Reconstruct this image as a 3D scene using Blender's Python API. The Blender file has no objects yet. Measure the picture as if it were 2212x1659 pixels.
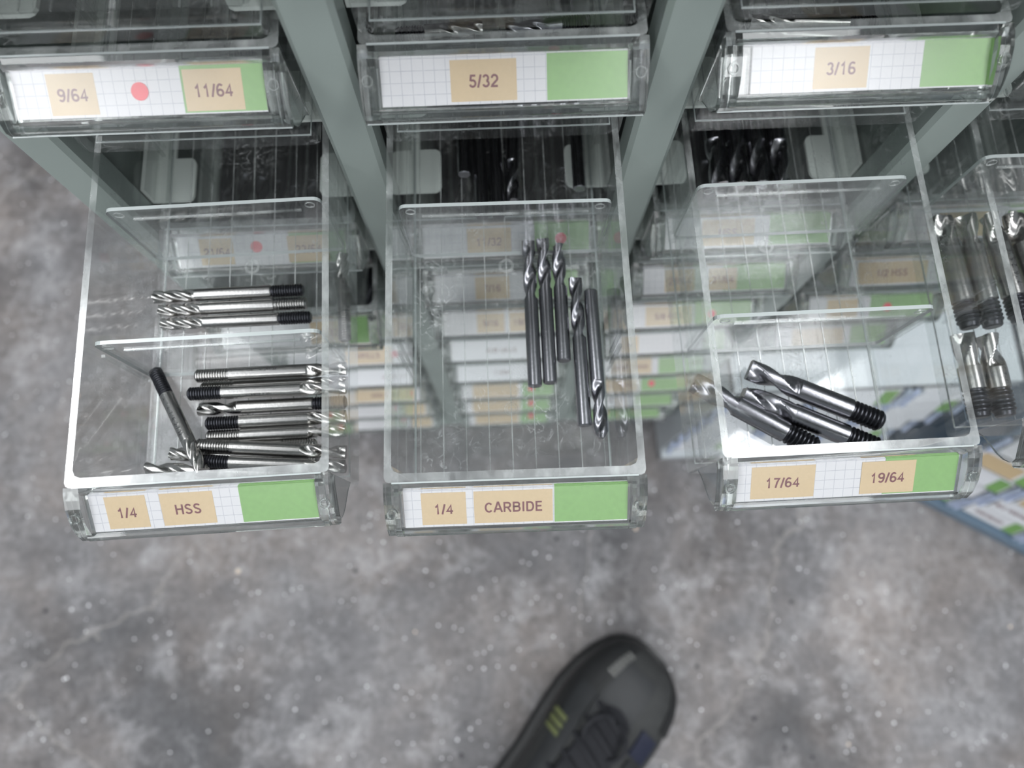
import bpy, math, random
from mathutils import Matrix, Vector

random.seed(7)
PI = math.pi
sc = bpy.context.scene
col = sc.collection

# ------------------------------------------------------------------ camera
H = 0.98                                   # lens height above the floor
cam_d = bpy.data.cameras.new('camera')
cam_d.sensor_width = 36.0
cam_d.lens = 36.0 * 1563.73 / 2212.0
cam_d.clip_start = 0.01
cam_d.dof.use_dof = True
cam_d.dof.focus_distance = 0.292
cam_d.dof.aperture_fstop = 6.6
cam = bpy.data.objects.new('camera', cam_d)
col.objects.link(cam)
R = Matrix(((0.99905764, 0.04100564, -0.01422539), (-0.04325695, 0.96756586, -0.24888781), (0.00355819, 0.24926862, 0.96842785)))
cam.matrix_world = Matrix.Translation((0, 0, H)) @ R.to_4x4()
sc.camera = cam

# ------------------------------------------------------------------ world, lamps, exposure
sc.view_settings.view_transform = 'Standard'
sc.view_settings.look = 'None'
sc.view_settings.gamma = 1.0
sc.view_settings.exposure = -0.05
sc.cycles.max_bounces = 12
sc.cycles.transparent_max_bounces = 40
sc.cycles.transmission_bounces = 10
sc.cycles.glossy_bounces = 4
sc.cycles.diffuse_bounces = 3
sc.cycles.caustics_reflective = False
sc.cycles.adaptive_threshold = 0.04
sc.cycles.adaptive_min_samples = 16

w = bpy.data.worlds.new('workshop_air'); sc.world = w; w.use_nodes = True
bg = w.node_tree.nodes['Background']
bg.inputs[0].default_value = (0.80, 0.86, 0.92, 1)
bg.inputs[1].default_value = 0.42


def lamp(name, loc, rot, sx, sy, power, color):
    d = bpy.data.lights.new(name, 'AREA'); d.shape = 'RECTANGLE'; d.size = sx; d.size_y = sy
    d.energy = power; d.color = color
    o = bpy.data.objects.new(name, d); o.location = loc; o.rotation_euler = rot; col.objects.link(o)
    return o


LC = (0.97, 0.985, 1.0)
lamp('ceiling_tube_light', (-1.35, -0.45, 2.6), (0, 0, 0), 0.42, 2.6, 30, LC)
lamp('ceiling_tube_light', (0.90, -0.45, 2.6), (0, 0, 0), 0.42, 2.6, 30, LC)
lamp('ceiling_tube_light', (0.05, -1.9, 2.6), (0, 0, 0), 2.6, 0.5, 28, LC)
lamp('ceiling_tube_light', (0.05, 0.75, 2.7), (0, 0, 0), 2.4, 0.4, 12, LC)
lamp('added_ceiling_wash', (-1.35, -0.45, 2.62), (PI, 0, 0), 0.42, 2.6, 26, LC)  # upward lamps added only to brighten the ceiling for reflections
lamp('added_ceiling_wash', (0.90, -0.45, 2.62), (PI, 0, 0), 0.42, 2.6, 26, LC)


# ------------------------------------------------------------------ materials
def s2l(c):
    return tuple((x / 12.92 if x <= 0.04045 else ((x + 0.055) / 1.055) ** 2.4) for x in (v / 255.0 for v in c))


def new_mat(name):
    m = bpy.data.materials.new(name); m.use_nodes = True
    nt = m.node_tree
    for n in list(nt.nodes): nt.nodes.remove(n)
    out = nt.nodes.new('ShaderNodeOutputMaterial')
    return m, nt, out


def N(nt, t, **kw):
    n = nt.nodes.new(t)
    for k, v in kw.items(): setattr(n, k, v)
    return n


def math_n(nt, op, a, b=None, clamp=False):
    n = N(nt, 'ShaderNodeMath', operation=op, use_clamp=clamp)
    for i, x in enumerate((a, b)):
        if x is None: continue
        if isinstance(x, (int, float)): n.inputs[i].default_value = x
        else: nt.links.new(x, n.inputs[i])
    return n.outputs[0]


def principled(name, rgb, rough=0.5, metal=0.0, spec=0.5, noise=0.0, nscale=200.0, bump=0.0, bscale=800.0):
    m, nt, out = new_mat(name)
    p = N(nt, 'ShaderNodeBsdfPrincipled')
    p.inputs['Base Color'].default_value = (*s2l(rgb), 1)
    p.inputs['Roughness'].default_value = rough
    p.inputs['Metallic'].default_value = metal
    p.inputs['Specular IOR Level'].default_value = spec
    tc = N(nt, 'ShaderNodeTexCoord')
    if noise:
        nz = N(nt, 'ShaderNodeTexNoise'); nz.inputs['Scale'].default_value = nscale; nz.inputs['Detail'].default_value = 5
        nt.links.new(tc.outputs['Object'], nz.inputs['Vector'])
        mx = N(nt, 'ShaderNodeMix', data_type='RGBA')
        lo = [max(0, c * (1 - noise)) for c in s2l(rgb)]; hi = [min(1, c * (1 + noise)) for c in s2l(rgb)]
        mx.inputs[6].default_value = (*lo, 1); mx.inputs[7].default_value = (*hi, 1)
        nt.links.new(nz.outputs['Fac'], mx.inputs[0]); nt.links.new(mx.outputs[2], p.inputs['Base Color'])
    if bump:
        nb = N(nt, 'ShaderNodeTexNoise'); nb.inputs['Scale'].default_value = bscale; nb.inputs['Detail'].default_value = 4
        nt.links.new(tc.outputs['Object'], nb.inputs['Vector'])
        bp = N(nt, 'ShaderNodeBump'); bp.inputs['Strength'].default_value = bump; bp.inputs['Distance'].default_value = 0.001
        nt.links.new(nb.outputs['Fac'], bp.inputs['Height']); nt.links.new(bp.outputs['Normal'], p.inputs['Normal'])
    nt.links.new(p.outputs[0], out.inputs[0])
    return m


def clear_plastic(name, tint, haze, scratch, rough=0.03, base_f=0.045):
    """thin clear plastic: see-through, mirror glints that grow at grazing angles, faint scratches and haze"""
    m, nt, out = new_mat(name)
    tr = N(nt, 'ShaderNodeBsdfTransparent'); tr.inputs[0].default_value = (*tint, 1)
    gl = N(nt, 'ShaderNodeBsdfGlossy'); gl.inputs['Roughness'].default_value = rough
    gl.inputs[0].default_value = (1, 1, 1, 1)
    df = N(nt, 'ShaderNodeBsdfDiffuse'); df.inputs[0].default_value = (0.86, 0.88, 0.88, 1)
    ge = N(nt, 'ShaderNodeNewGeometry')
    dot = N(nt, 'ShaderNodeVectorMath', operation='DOT_PRODUCT')
    nt.links.new(ge.outputs['Normal'], dot.inputs[0]); nt.links.new(ge.outputs['Incoming'], dot.inputs[1])
    c = math_n(nt, 'ABSOLUTE', dot.outputs['Value'])
    g = math_n(nt, 'POWER', math_n(nt, 'SUBTRACT', 1.0, c, True), 5.0)
    F = math_n(nt, 'ADD', math_n(nt, 'MULTIPLY', g, 0.85), base_f, True)
    mix = N(nt, 'ShaderNodeMixShader')
    nt.links.new(F, mix.inputs[0]); nt.links.new(tr.outputs[0], mix.inputs[1]); nt.links.new(gl.outputs[0], mix.inputs[2])
    tc = N(nt, 'ShaderNodeTexCoord')
    mp = N(nt, 'ShaderNodeMapping'); mp.inputs['Scale'].default_value = (1, 1, 1)
    nt.links.new(tc.outputs['Object'], mp.inputs[0])
    # fine scratches: thin ridges of a warped noise, in patches
    n1 = N(nt, 'ShaderNodeTexNoise'); n1.inputs['Scale'].default_value = 90; n1.inputs['Detail'].default_value = 6
    n1.inputs['Distortion'].default_value = 1.5
    nt.links.new(mp.outputs[0], n1.inputs['Vector'])
    d1 = math_n(nt, 'ABSOLUTE', math_n(nt, 'SUBTRACT', n1.outputs['Fac'], 0.5))
    line = math_n(nt, 'SUBTRACT', 1.0, math_n(nt, 'MULTIPLY', d1, 90.0), True)
    n2 = N(nt, 'ShaderNodeTexNoise'); n2.inputs['Scale'].default_value = 28; n2.inputs['Detail'].default_value = 3
    nt.links.new(mp.outputs[0], n2.inputs['Vector'])
    patch = math_n(nt, 'MULTIPLY', math_n(nt, 'SUBTRACT', n2.outputs['Fac'], 0.45, True), 4.0, True)
    s = math_n(nt, 'MULTIPLY', math_n(nt, 'MULTIPLY', line, patch), scratch)
    hz = math_n(nt, 'MULTIPLY', n2.outputs['Fac'], haze * 2)
    fac = math_n(nt, 'ADD', s, hz, True)
    mix2 = N(nt, 'ShaderNodeMixShader')
    nt.links.new(fac, mix2.inputs[0]); nt.links.new(mix.outputs[0], mix2.inputs[1]); nt.links.new(df.outputs[0], mix2.inputs[2])
    nt.links.new(mix2.outputs[0], out.inputs[0])
    return m


def solid_acrylic(name, tint, rough=0.01, clear=0.12):
    """thick clear plastic that bends light, with a share that passes straight"""
    m, nt, out = new_mat(name)
    g = N(nt, 'ShaderNodeBsdfGlass'); g.inputs['IOR'].default_value = 1.49; g.inputs['Roughness'].default_value = rough
    g.inputs['Color'].default_value = (*tint, 1)
    t = N(nt, 'ShaderNodeBsdfTransparent'); t.inputs[0].default_value = (*tint, 1)
    mx = N(nt, 'ShaderNodeMixShader'); mx.inputs[0].default_value = clear
    nt.links.new(g.outputs[0], mx.inputs[1]); nt.links.new(t.outputs[0], mx.inputs[2]); nt.links.new(mx.outputs[0], out.inputs[0])
    return m


def rim_plastic(name):
    """sawn-looking top edge of the clear trays: pale, half frosted"""
    m, nt, out = new_mat(name)
    tr = N(nt, 'ShaderNodeBsdfTransparent'); tr.inputs[0].default_value = (0.93, 0.95, 0.94, 1)
    df = N(nt, 'ShaderNodeBsdfDiffuse'); df.inputs[0].default_value = (0.72, 0.75, 0.74, 1)
    gl = N(nt, 'ShaderNodeBsdfGlossy'); gl.inputs['Roughness'].default_value = 0.12
    tc = N(nt, 'ShaderNodeTexCoord')
    mp = N(nt, 'ShaderNodeMapping'); mp.inputs['Scale'].default_value = (110, 60, 90)
    nt.links.new(tc.outputs['Object'], mp.inputs[0])
    nz = N(nt, 'ShaderNodeTexNoise'); nz.inputs['Scale'].default_value = 1.0; nz.inputs['Detail'].default_value = 4
    nt.links.new(mp.outputs[0], nz.inputs['Vector'])
    f = math_n(nt, 'ADD', math_n(nt, 'MULTIPLY', math_n(nt, 'SUBTRACT', nz.outputs['Fac'], 0.34, True), 1.5), 0.06, True)
    a = N(nt, 'ShaderNodeMixShader'); nt.links.new(f, a.inputs[0])
    nt.links.new(tr.outputs[0], a.inputs[1]); nt.links.new(df.outputs[0], a.inputs[2])
    b = N(nt, 'ShaderNodeMixShader'); b.inputs[0].default_value = 0.16
    nt.links.new(a.outputs[0], b.inputs[1]); nt.links.new(gl.outputs[0], b.inputs[2])
    nt.links.new(b.outputs[0], out.inputs[0])
    return m


def grid_paper(name):
    m, nt, out = new_mat(name)
    p = N(nt, 'ShaderNodeBsdfPrincipled'); p.inputs['Roughness'].default_value = 0.75
    tc = N(nt, 'ShaderNodeTexCoord'); sx = N(nt, 'ShaderNodeSeparateXYZ'); nt.links.new(tc.outputs['Object'], sx.inputs[0])
    def ln(o, off):
        fr = math_n(nt, 'FRACT', math_n(nt, 'ADD', math_n(nt, 'MULTIPLY', o, 1 / 0.0039), off))
        return math_n(nt, 'LESS_THAN', fr, 0.06)
    l = math_n(nt, 'MAXIMUM', ln(sx.outputs[0], 100.3), ln(sx.outputs[1], 100.12))
    nz = N(nt, 'ShaderNodeTexNoise'); nz.inputs['Scale'].default_value = 700; nt.links.new(tc.outputs['Object'], nz.inputs['Vector'])
    l2 = math_n(nt, 'MULTIPLY', l, math_n(nt, 'ADD', nz.outputs['Fac'], 0.2, True))
    mx = N(nt, 'ShaderNodeMix', data_type='RGBA')
    mx.inputs[6].default_value = (*s2l((212, 212, 214)), 1); mx.inputs[7].default_value = (*s2l((166, 168, 178)), 1)
    nt.links.new(l2, mx.inputs[0]); nt.links.new(mx.outputs[2], p.inputs['Base Color']); nt.links.new(p.outputs[0], out.inputs[0])
    return m


def concrete(name):
    m, nt, out = new_mat(name)
    p = N(nt, 'ShaderNodeBsdfPrincipled')
    tc = N(nt, 'ShaderNodeTexCoord')
    def noise(scale, detail=6, dist=0.0, rough=0.6):
        n = N(nt, 'ShaderNodeTexNoise'); n.inputs['Scale'].default_value = scale; n.inputs['Detail'].default_value = detail
        n.inputs['Distortion'].default_value = dist; n.inputs['Roughness'].default_value = rough
        nt.links.new(tc.outputs['Object'], n.inputs['Vector']); return n
    big = noise(3.2, 8, 0.8, 0.6)
    r1 = N(nt, 'ShaderNodeValToRGB'); nt.links.new(big.outputs['Fac'], r1.inputs[0])
    e = r1.color_ramp.elements
    e[0].position = 0.34; e[0].color = (*s2l((84, 83, 84)), 1)
    e[1].position = 0.66; e[1].color = (*s2l((142, 139, 138)), 1)
    warm = noise(6, 4, 0.3); r2 = N(nt, 'ShaderNodeValToRGB'); nt.links.new(warm.outputs['Fac'], r2.inputs[0])
    r2.color_ramp.elements[0].position = 0.40; r2.color_ramp.elements[0].color = (0.97, 0.985, 1.02, 1)
    r2.color_ramp.elements[1].position = 0.66; r2.color_ramp.elements[1].color = (1.07, 1.0, 0.96, 1)
    mul = N(nt, 'ShaderNodeMix', data_type='RGBA', blend_type='MULTIPLY'); mul.inputs[0].default_value = 1
    nt.links.new(r1.outputs[0], mul.inputs[6]); nt.links.new(r2.outputs[0], mul.inputs[7])
    # pale dusty patches with a grainy edge
    dust = noise(13, 12, 0.3, 0.78)
    rd = N(nt, 'ShaderNodeValToRGB'); nt.links.new(dust.outputs['Fac'], rd.inputs[0])
    rd.color_ramp.elements[0].position = 0.50; rd.color_ramp.elements[0].color = (0, 0, 0, 1)
    rd.color_ramp.elements[1].position = 0.72; rd.color_ramp.elements[1].color = (0.75, 0.75, 0.75, 1)
    dm = N(nt, 'ShaderNodeMix', data_type='RGBA'); nt.links.new(rd.outputs[0], dm.inputs[0]); nt.links.new(mul.outputs[2], dm.inputs[6])
    dm.inputs[7].default_value = (*s2l((188, 187, 189)), 1)
    fine = noise(75, 10, 0.2, 0.8); r3 = N(nt, 'ShaderNodeValToRGB'); nt.links.new(fine.outputs['Fac'], r3.inputs[0])
    r3.color_ramp.elements[0].position = 0.32; r3.color_ramp.elements[0].color = (0.62, 0.62, 0.62, 1)
    r3.color_ramp.elements[1].position = 0.68; r3.color_ramp.elements[1].color = (1.38, 1.38, 1.38, 1)
    mul2 = N(nt, 'ShaderNodeMix', data_type='RGBA', blend_type='MULTIPLY'); mul2.inputs[0].default_value = 1
    nt.links.new(dm.outputs[2], mul2.inputs[6]); nt.links.new(r3.outputs[0], mul2.inputs[7])
    def specks(scale, rad, gate, c, prev):
        v = N(nt, 'ShaderNodeTexVoronoi'); v.inputs['Scale'].default_value = scale
        nt.links.new(tc.outputs['Object'], v.inputs['Vector'])
        a = math_n(nt, 'LESS_THAN', v.outputs['Distance'], rad)
        sp = N(nt, 'ShaderNodeSeparateColor'); nt.links.new(v.outputs['Color'], sp.inputs[0])
        f = math_n(nt, 'MULTIPLY', a, math_n(nt, 'GREATER_THAN', sp.outputs[0], gate))
        mx = N(nt, 'ShaderNodeMix', data_type='RGBA'); nt.links.new(f, mx.inputs[0])
        nt.links.new(prev, mx.inputs[6]); mx.inputs[7].default_value = (*c, 1); return mx.outputs[2]
    c = specks(55, 0.09, 0.78, (0.95, 0.95, 0.97), mul2.outputs[2])
    c = specks(110, 0.14, 0.80, (0.9, 0.9, 0.92), c)
    c = specks(30, 0.09, 0.90, (0.03, 0.03, 0.035), c)
    c = specks(17, 0.05, 0.88, (0.75, 0.62, 0.5), c)
    # hairline cracks
    v = N(nt, 'ShaderNodeTexVoronoi', feature='DISTANCE_TO_EDGE'); v.inputs['Scale'].default_value = 1.5
    wv = noise(6, 5); va = N(nt, 'ShaderNodeVectorMath', operation='SCALE'); va.inputs['Scale'].default_value = 0.12
    nt.links.new(wv.outputs['Color'], va.inputs[0])
    ad = N(nt, 'ShaderNodeVectorMath', operation='ADD'); nt.links.new(tc.outputs['Object'], ad.inputs[0]); nt.links.new(va.outputs[0], ad.inputs[1])
    nt.links.new(ad.outputs[0], v.inputs['Vector'])
    cr = math_n(nt, 'MULTIPLY', math_n(nt, 'LESS_THAN', v.outputs['Distance'], 0.0025), 0.22)
    mx = N(nt, 'ShaderNodeMix', data_type='RGBA'); nt.links.new(cr, mx.inputs[0]); nt.links.new(c, mx.inputs[6])
    mx.inputs[7].default_value = (0.5, 0.47, 0.43, 1)
    nt.links.new(mx.outputs[2], p.inputs['Base Color'])
    p.inputs['Roughness'].default_value = 0.6
    bp = N(nt, 'ShaderNodeBump'); bp.inputs['Strength'].default_value = 0.35; bp.inputs['Distance'].default_value = 0.002
    nt.links.new(fine.outputs['Fac'], bp.inputs['Height']); nt.links.new(bp.outputs['Normal'], p.inputs['Normal'])
    nt.links.new(p.outputs[0], out.inputs[0])
    return m


M = dict(
    clear=clear_plastic('clear_tray_plastic', (0.950, 0.960, 0.957), 0.008, 0.45),
    base=clear_plastic('scuffed_tray_floor', (0.950, 0.960, 0.957), 0.035, 0.60, 0.04),
    pane=clear_plastic('clear_divider_plastic', (0.96, 0.965, 0.97), 0.03, 0.25, 0.05, 0.06),
    window=clear_plastic('label_window_plastic', (0.985, 0.985, 0.985), 0.004, 0.03, 0.28, 0.045),
    rim=rim_plastic('frosted_rim_plastic'),
    edge=principled('painted_edge_highlight', (188, 195, 194), 0.15, spec=0.8),  # pale opaque colour painting the bright lines along clear edges
    acrylic=solid_acrylic('thick_clear_plastic', (0.95, 0.96, 0.955)),
    paper=grid_paper('squared_paper'),
    white=principled('plain_white_paper', (230, 232, 236), 0.7),
    tan=principled('tan_sticker_paper', (202, 179, 142), 0.75, noise=0.07, nscale=900),
    green=principled('green_sticker_paper', (124, 168, 98), 0.6, noise=0.10, nscale=500),
    red=principled('red_dot_paper', (226, 48, 66), 0.6),
    ink=principled('maroon_ink', (112, 60, 66), 0.7),
    steel=principled('ground_tool_steel', (168, 167, 165), 0.26, 1.0, bump=0.06, bscale=900),
    flute=principled('bright_cutting_steel', (186, 184, 181), 0.2, 1.0, bump=0.05, bscale=600),
    carbide=principled('dark_carbide', (152, 152, 157), 0.26, 1.0, bump=0.05, bscale=700),
    etch=principled('dark_etching', (40, 40, 42), 0.6),
    black=principled('black_oxide_steel', (66, 67, 72), 0.3, 0.85, bump=0.05),
    sage=principled('sage_green_paint', (160, 171, 166), 0.42, noise=0.10, nscale=14, bump=0.03, bscale=300),
    rail=principled('pale_green_rail_paint', (236, 241, 236), 0.45),
    inside=principled('shade_darkened_paint', (62, 67, 65), 0.6),  # sage paint darkened, the unlit interior's shade put into the colour
    floor=concrete('mottled_concrete'),
    rubber=principled('black_sole_rubber', (32, 33, 34), 0.5, noise=0.2, nscale=60),
    leather=principled('black_shoe_leather', (38, 40, 42), 0.5, noise=0.25, nscale=40, bump=0.1, bscale=500),
    mesh=principled('grey_shoe_mesh', (54, 55, 55), 0.7, noise=0.3, nscale=120, bump=0.2, bscale=900),
    tab=principled('grey_ribbed_rubber', (112, 112, 110), 0.5),
    navy=principled('navy_shoe_panel', (24, 29, 50), 0.55),
    olive=principled('olive_shoe_stripe', (98, 104, 66), 0.6),
    lace=principled('charcoal_lace', (30, 31, 36), 0.8),
    bin=clear_plastic('small_bin_plastic', (0.92, 0.94, 0.96), 0.22, 0.1, 0.08, 0.06),
    knob=principled('pale_blue_clip_plastic', (196, 208, 234), 0.2),
    palerail=principled('pale_grey_rail_paint', (196, 202, 206), 0.4),
    bluerail=principled('blue_grey_rail_paint', (112, 132, 150), 0.4),
)


# ------------------------------------------------------------------ mesh builder
class MB:
    def __init__(self):
        self.v, self.f, self.m = [], [], []

    def add(self, verts, faces, mi=0):
        o = len(self.v)
        self.v += [tuple(p) for p in verts]
        self.f += [tuple(i + o for i in f) for f in faces]
        self.m += [mi] * len(faces) if isinstance(mi, int) else list(mi)

    def box(self, x0, x1, y0, y1, z0, z1, mi=0):
        vs = [(x, y, z) for z in (z0, z1) for y in (y0, y1) for x in (x0, x1)]
        self.add(vs, [(0, 2, 3, 1), (4, 5, 7, 6), (0, 1, 5, 4), (2, 6, 7, 3), (0, 4, 6, 2), (1, 3, 7, 5)], mi)

    def prism_x(self, poly, x0, x1, mi=0):
        """poly: list of (y, z), counter-clockwise seen from +x"""
        n = len(poly)
        vs = [(x0, y, z) for y, z in poly] + [(x1, y, z) for y, z in poly]
        fs = [tuple(range(n - 1, -1, -1)), tuple(range(n, 2 * n))]
        fs += [(i, (i + 1) % n, n + (i + 1) % n, n + i) for i in range(n)]
        self.add(vs, fs, mi)

    def prism_z(self, poly, z0, z1, mi=0):
        n = len(poly)
        vs = [(x, y, z0) for x, y in poly] + [(x, y, z1) for x, y in poly]
        fs = [tuple(range(n - 1, -1, -1)), tuple(range(n, 2 * n))]
        fs += [(i, (i + 1) % n, n + (i + 1) % n, n + i) for i in range(n)]
        self.add(vs, fs, mi)

    def rings(self, rings, mi=0, cap=True):
        o = len(self.v); n = len(rings[0])
        for r in rings: self.v += [tuple(p) for p in r]
        fs = []
        for k in range(len(rings) - 1):
            for i in range(n):
                j = (i + 1) % n
                fs.append((o + k * n + i, o + k * n + j, o + (k + 1) * n + j, o + (k + 1) * n + i))
        if cap:
            fs.append(tuple(o + i for i in range(n - 1, -1, -1)))
            fs.append(tuple(o + (len(rings) - 1) * n + i for i in range(n)))
        self.f += fs; self.m += [mi] * len(fs)

    def tube(self, pts, r, n=8, mi=0):
        pts = [Vector(p) for p in pts]; rg = []
        for i, p in enumerate(pts):
            t = (pts[min(i + 1, len(pts) - 1)] - pts[max(i - 1, 0)]).normalized()
            u = t.cross(Vector((0, 0, 1)))
            if u.length < 1e-4: u = Vector((1, 0, 0))
            u.normalize(); q = u.cross(t)
            rg.append([p + (u * math.cos(a) + q * math.sin(a)) * r for a in [2 * PI * k / n for k in range(n)]])
        self.rings(rg, mi)

    def mesh(self, name, mats, smooth=0.0):
        me = bpy.data.meshes.new(name)
        me.from_pydata(self.v, [], self.f); me.update()
        for m in mats: me.materials.append(m)
        for p, i in zip(me.polygons, self.m): p.material_index = i
        if smooth:
            for p in me.polygons: p.use_smooth = True
            try: me.set_sharp_from_angle(angle=smooth)
            except Exception: pass
        return me


def link(name, me, parent=None, mat=None):
    o = bpy.data.objects.new(name, me); col.objects.link(o)
    if parent is not None: o.parent = parent
    if mat is not None: o.matrix_local = mat
    return o


def thing(name, label, cat, loc=(0, 0, 0), rz=0.0, group=None):
    o = bpy.data.objects.new(name, None); o.empty_display_size = 0.02; col.objects.link(o)
    o.location = loc; o.rotation_euler = (0, 0, rz)
    o['label'] = label; o['category'] = cat
    if group: o['group'] = group
    return o


def rrect(x0, x1, y0, y1, r, n=4):
    pts = []
    for cx, cy, a0 in ((x1 - r, y1 - r, 0), (x0 + r, y1 - r, PI / 2), (x0 + r, y0 + r, PI), (x1 - r, y0 + r, 3 * PI / 2)):
        for k in range(n + 1):
            a = a0 + PI / 2 * k / n
            pts.append((cx + r * math.cos(a), cy + r * math.sin(a)))
    return pts


# ------------------------------------------------------------------ floor
fb = MB(); fb.box(-2.5, 2.5, -2.5, 2.5, -0.02, 0.0)
fl = link('floor', fb.mesh('floor', [M['floor']])); fl['kind'] = 'structure'
cb_ = MB(); cb_.box(-2.5, 2.5, -2.5, 2.5, 3.0, 3.02)
ce = link('ceiling', cb_.mesh('ceiling', [principled('white_ceiling_paint', (226, 228, 230), 0.8)])); ce['kind'] = 'structure'
wb_ = MB(); wb_.box(-2.5, 2.5, 1.2, 1.22, 0.0, 3.0)
wa = link('wall_back', wb_.mesh('wall_back', [principled('grey_wall_paint', (150, 152, 154), 0.8)])); wa['kind'] = 'structure'

# ------------------------------------------------------------------ cabinet grid
X2, PIT, ROW, W, HB = 0.0054, 0.12709, 0.06424, 0.100, 0.0606
YF = 0.1757                                 # plane of the painted front
def rim_z(row): return H - 0.27537 + (3 - row) * ROW
def col_x(c): return X2 + (c - 2) * PIT
LEN = 0.24


def cabinet(name, label, c0, c1, rows, z0, z1, left_post, base):
    t = thing(name, label, 'cabinet', ((col_x(c0) + col_x(c1)) / 2, 0.31, z0 if not base else 0.0))
    off = Matrix.Translation(-Vector(t.location))
    def part(nm, b, m):
        return link(nm, b.mesh(nm, [m]), t, off)
    ks = [c0 - 0.5 + i for i in range(c1 - c0 + 2)]
    for k in ks:
        x = X2 + (k - 2) * PIT
        if k == ks[0] and not left_post: continue
        b = MB(); a = 0.00965
        b.prism_z([(x - a, YF + 0.002), (x - a + 0.002, YF), (x + a - 0.002, YF), (x + a, YF + 0.002), (x + a, YF + 0.014), (x - a, YF + 0.014)], z0, z1)
        part('front_post', b, M['sage'])
        b = MB(); b.box(x - 0.0025, x + 0.0025, YF + 0.014, 0.452, z0 + 0.002, z1 - 0.002)
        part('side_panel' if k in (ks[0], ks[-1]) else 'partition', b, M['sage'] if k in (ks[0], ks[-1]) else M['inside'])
    xl = X2 + (ks[0] - 2) * PIT + (-0.00965 if left_post else 0.012); xr = X2 + (ks[-1] - 2) * PIT + 0.00965
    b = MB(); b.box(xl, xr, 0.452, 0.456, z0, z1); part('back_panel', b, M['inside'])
    b = MB(); b.box(xl, xr, YF, 0.456, z1, z1 + 0.003); part('top_panel', b, M['sage'])
    b = MB(); b.box(xl, xr, YF, 0.456, z0 - 0.003, z0); part('bottom_panel', b, M['sage'])
    b = MB(); b.box(xl + (0.001 if left_post else 0), xr - 0.001, YF + 0.003, YF + 0.005, 0.875, z1); part('unseen_shade_panel', b, M['sage'])  # unseen front added above the drawers to block light and shade the floor
    if base:
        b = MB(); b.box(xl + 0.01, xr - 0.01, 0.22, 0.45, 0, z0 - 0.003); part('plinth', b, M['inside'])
    for c in range(c0, c1 + 1):
        for r in rows:
            z = rim_z(r) - HB - 0.0006
            for s in (-1, 1):
                b = MB(); x = col_x(c)
                # a rounded tab at the front of a rail that carries the drawer
                poly = [(s * 0.0536, 0.1905), (s * 0.0350, 0.1905), (s * 0.0332, 0.1915), (s * 0.0322, 0.1935), (s * 0.0322, 0.2120), (s * 0.0332, 0.2140), (s * 0.0350, 0.2150),
                        (s * 0.0430, 0.2150), (s * 0.0430, 0.4450), (s * 0.0536, 0.4450)]
                poly = [(x + p, q) for p, q in poly]
                if s > 0: poly = poly[::-1]
                b.prism_z(poly[::-1], z - 0.0018, z)
                b.box(min(x + s * 0.0518, x + s * 0.0536), max(x + s * 0.0518, x + s * 0.0536), 0.1905, 0.4450, z, z + 0.012)
                part('drawer_rail', b, M['rail'])
    return t


MAINROWS = range(0, 12)
cabinet('tool_cabinet', 'sage green steel cabinet with three columns of clear drawers', 1, 3, MAINROWS, 0.112, 1.46, True, True)
cabinet('tool_cabinet', 'narrower sage green cabinet section at right with one column of clear drawers', 4, 4, range(0, 8), 0.382, 1.46, False, False)

# ------------------------------------------------------------------ clear drawer meshes (origin: front edge, underside)
ZI = HB - 0.053                             # inner floor height
def octo(x, y0, y1, c):
    return [(-x + c, y0), (x - c, y0), (x - c * .3, y0 + c * .3), (x, y0 + c), (x, y1 - c), (x - c * .3, y1 - c * .3), (x - c, y1), (-x + c, y1), (-x + c * .3, y1 - c * .3), (-x, y1 - c), (-x, y0 + c), (-x + c * .3, y0 + c * .3)]


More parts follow.
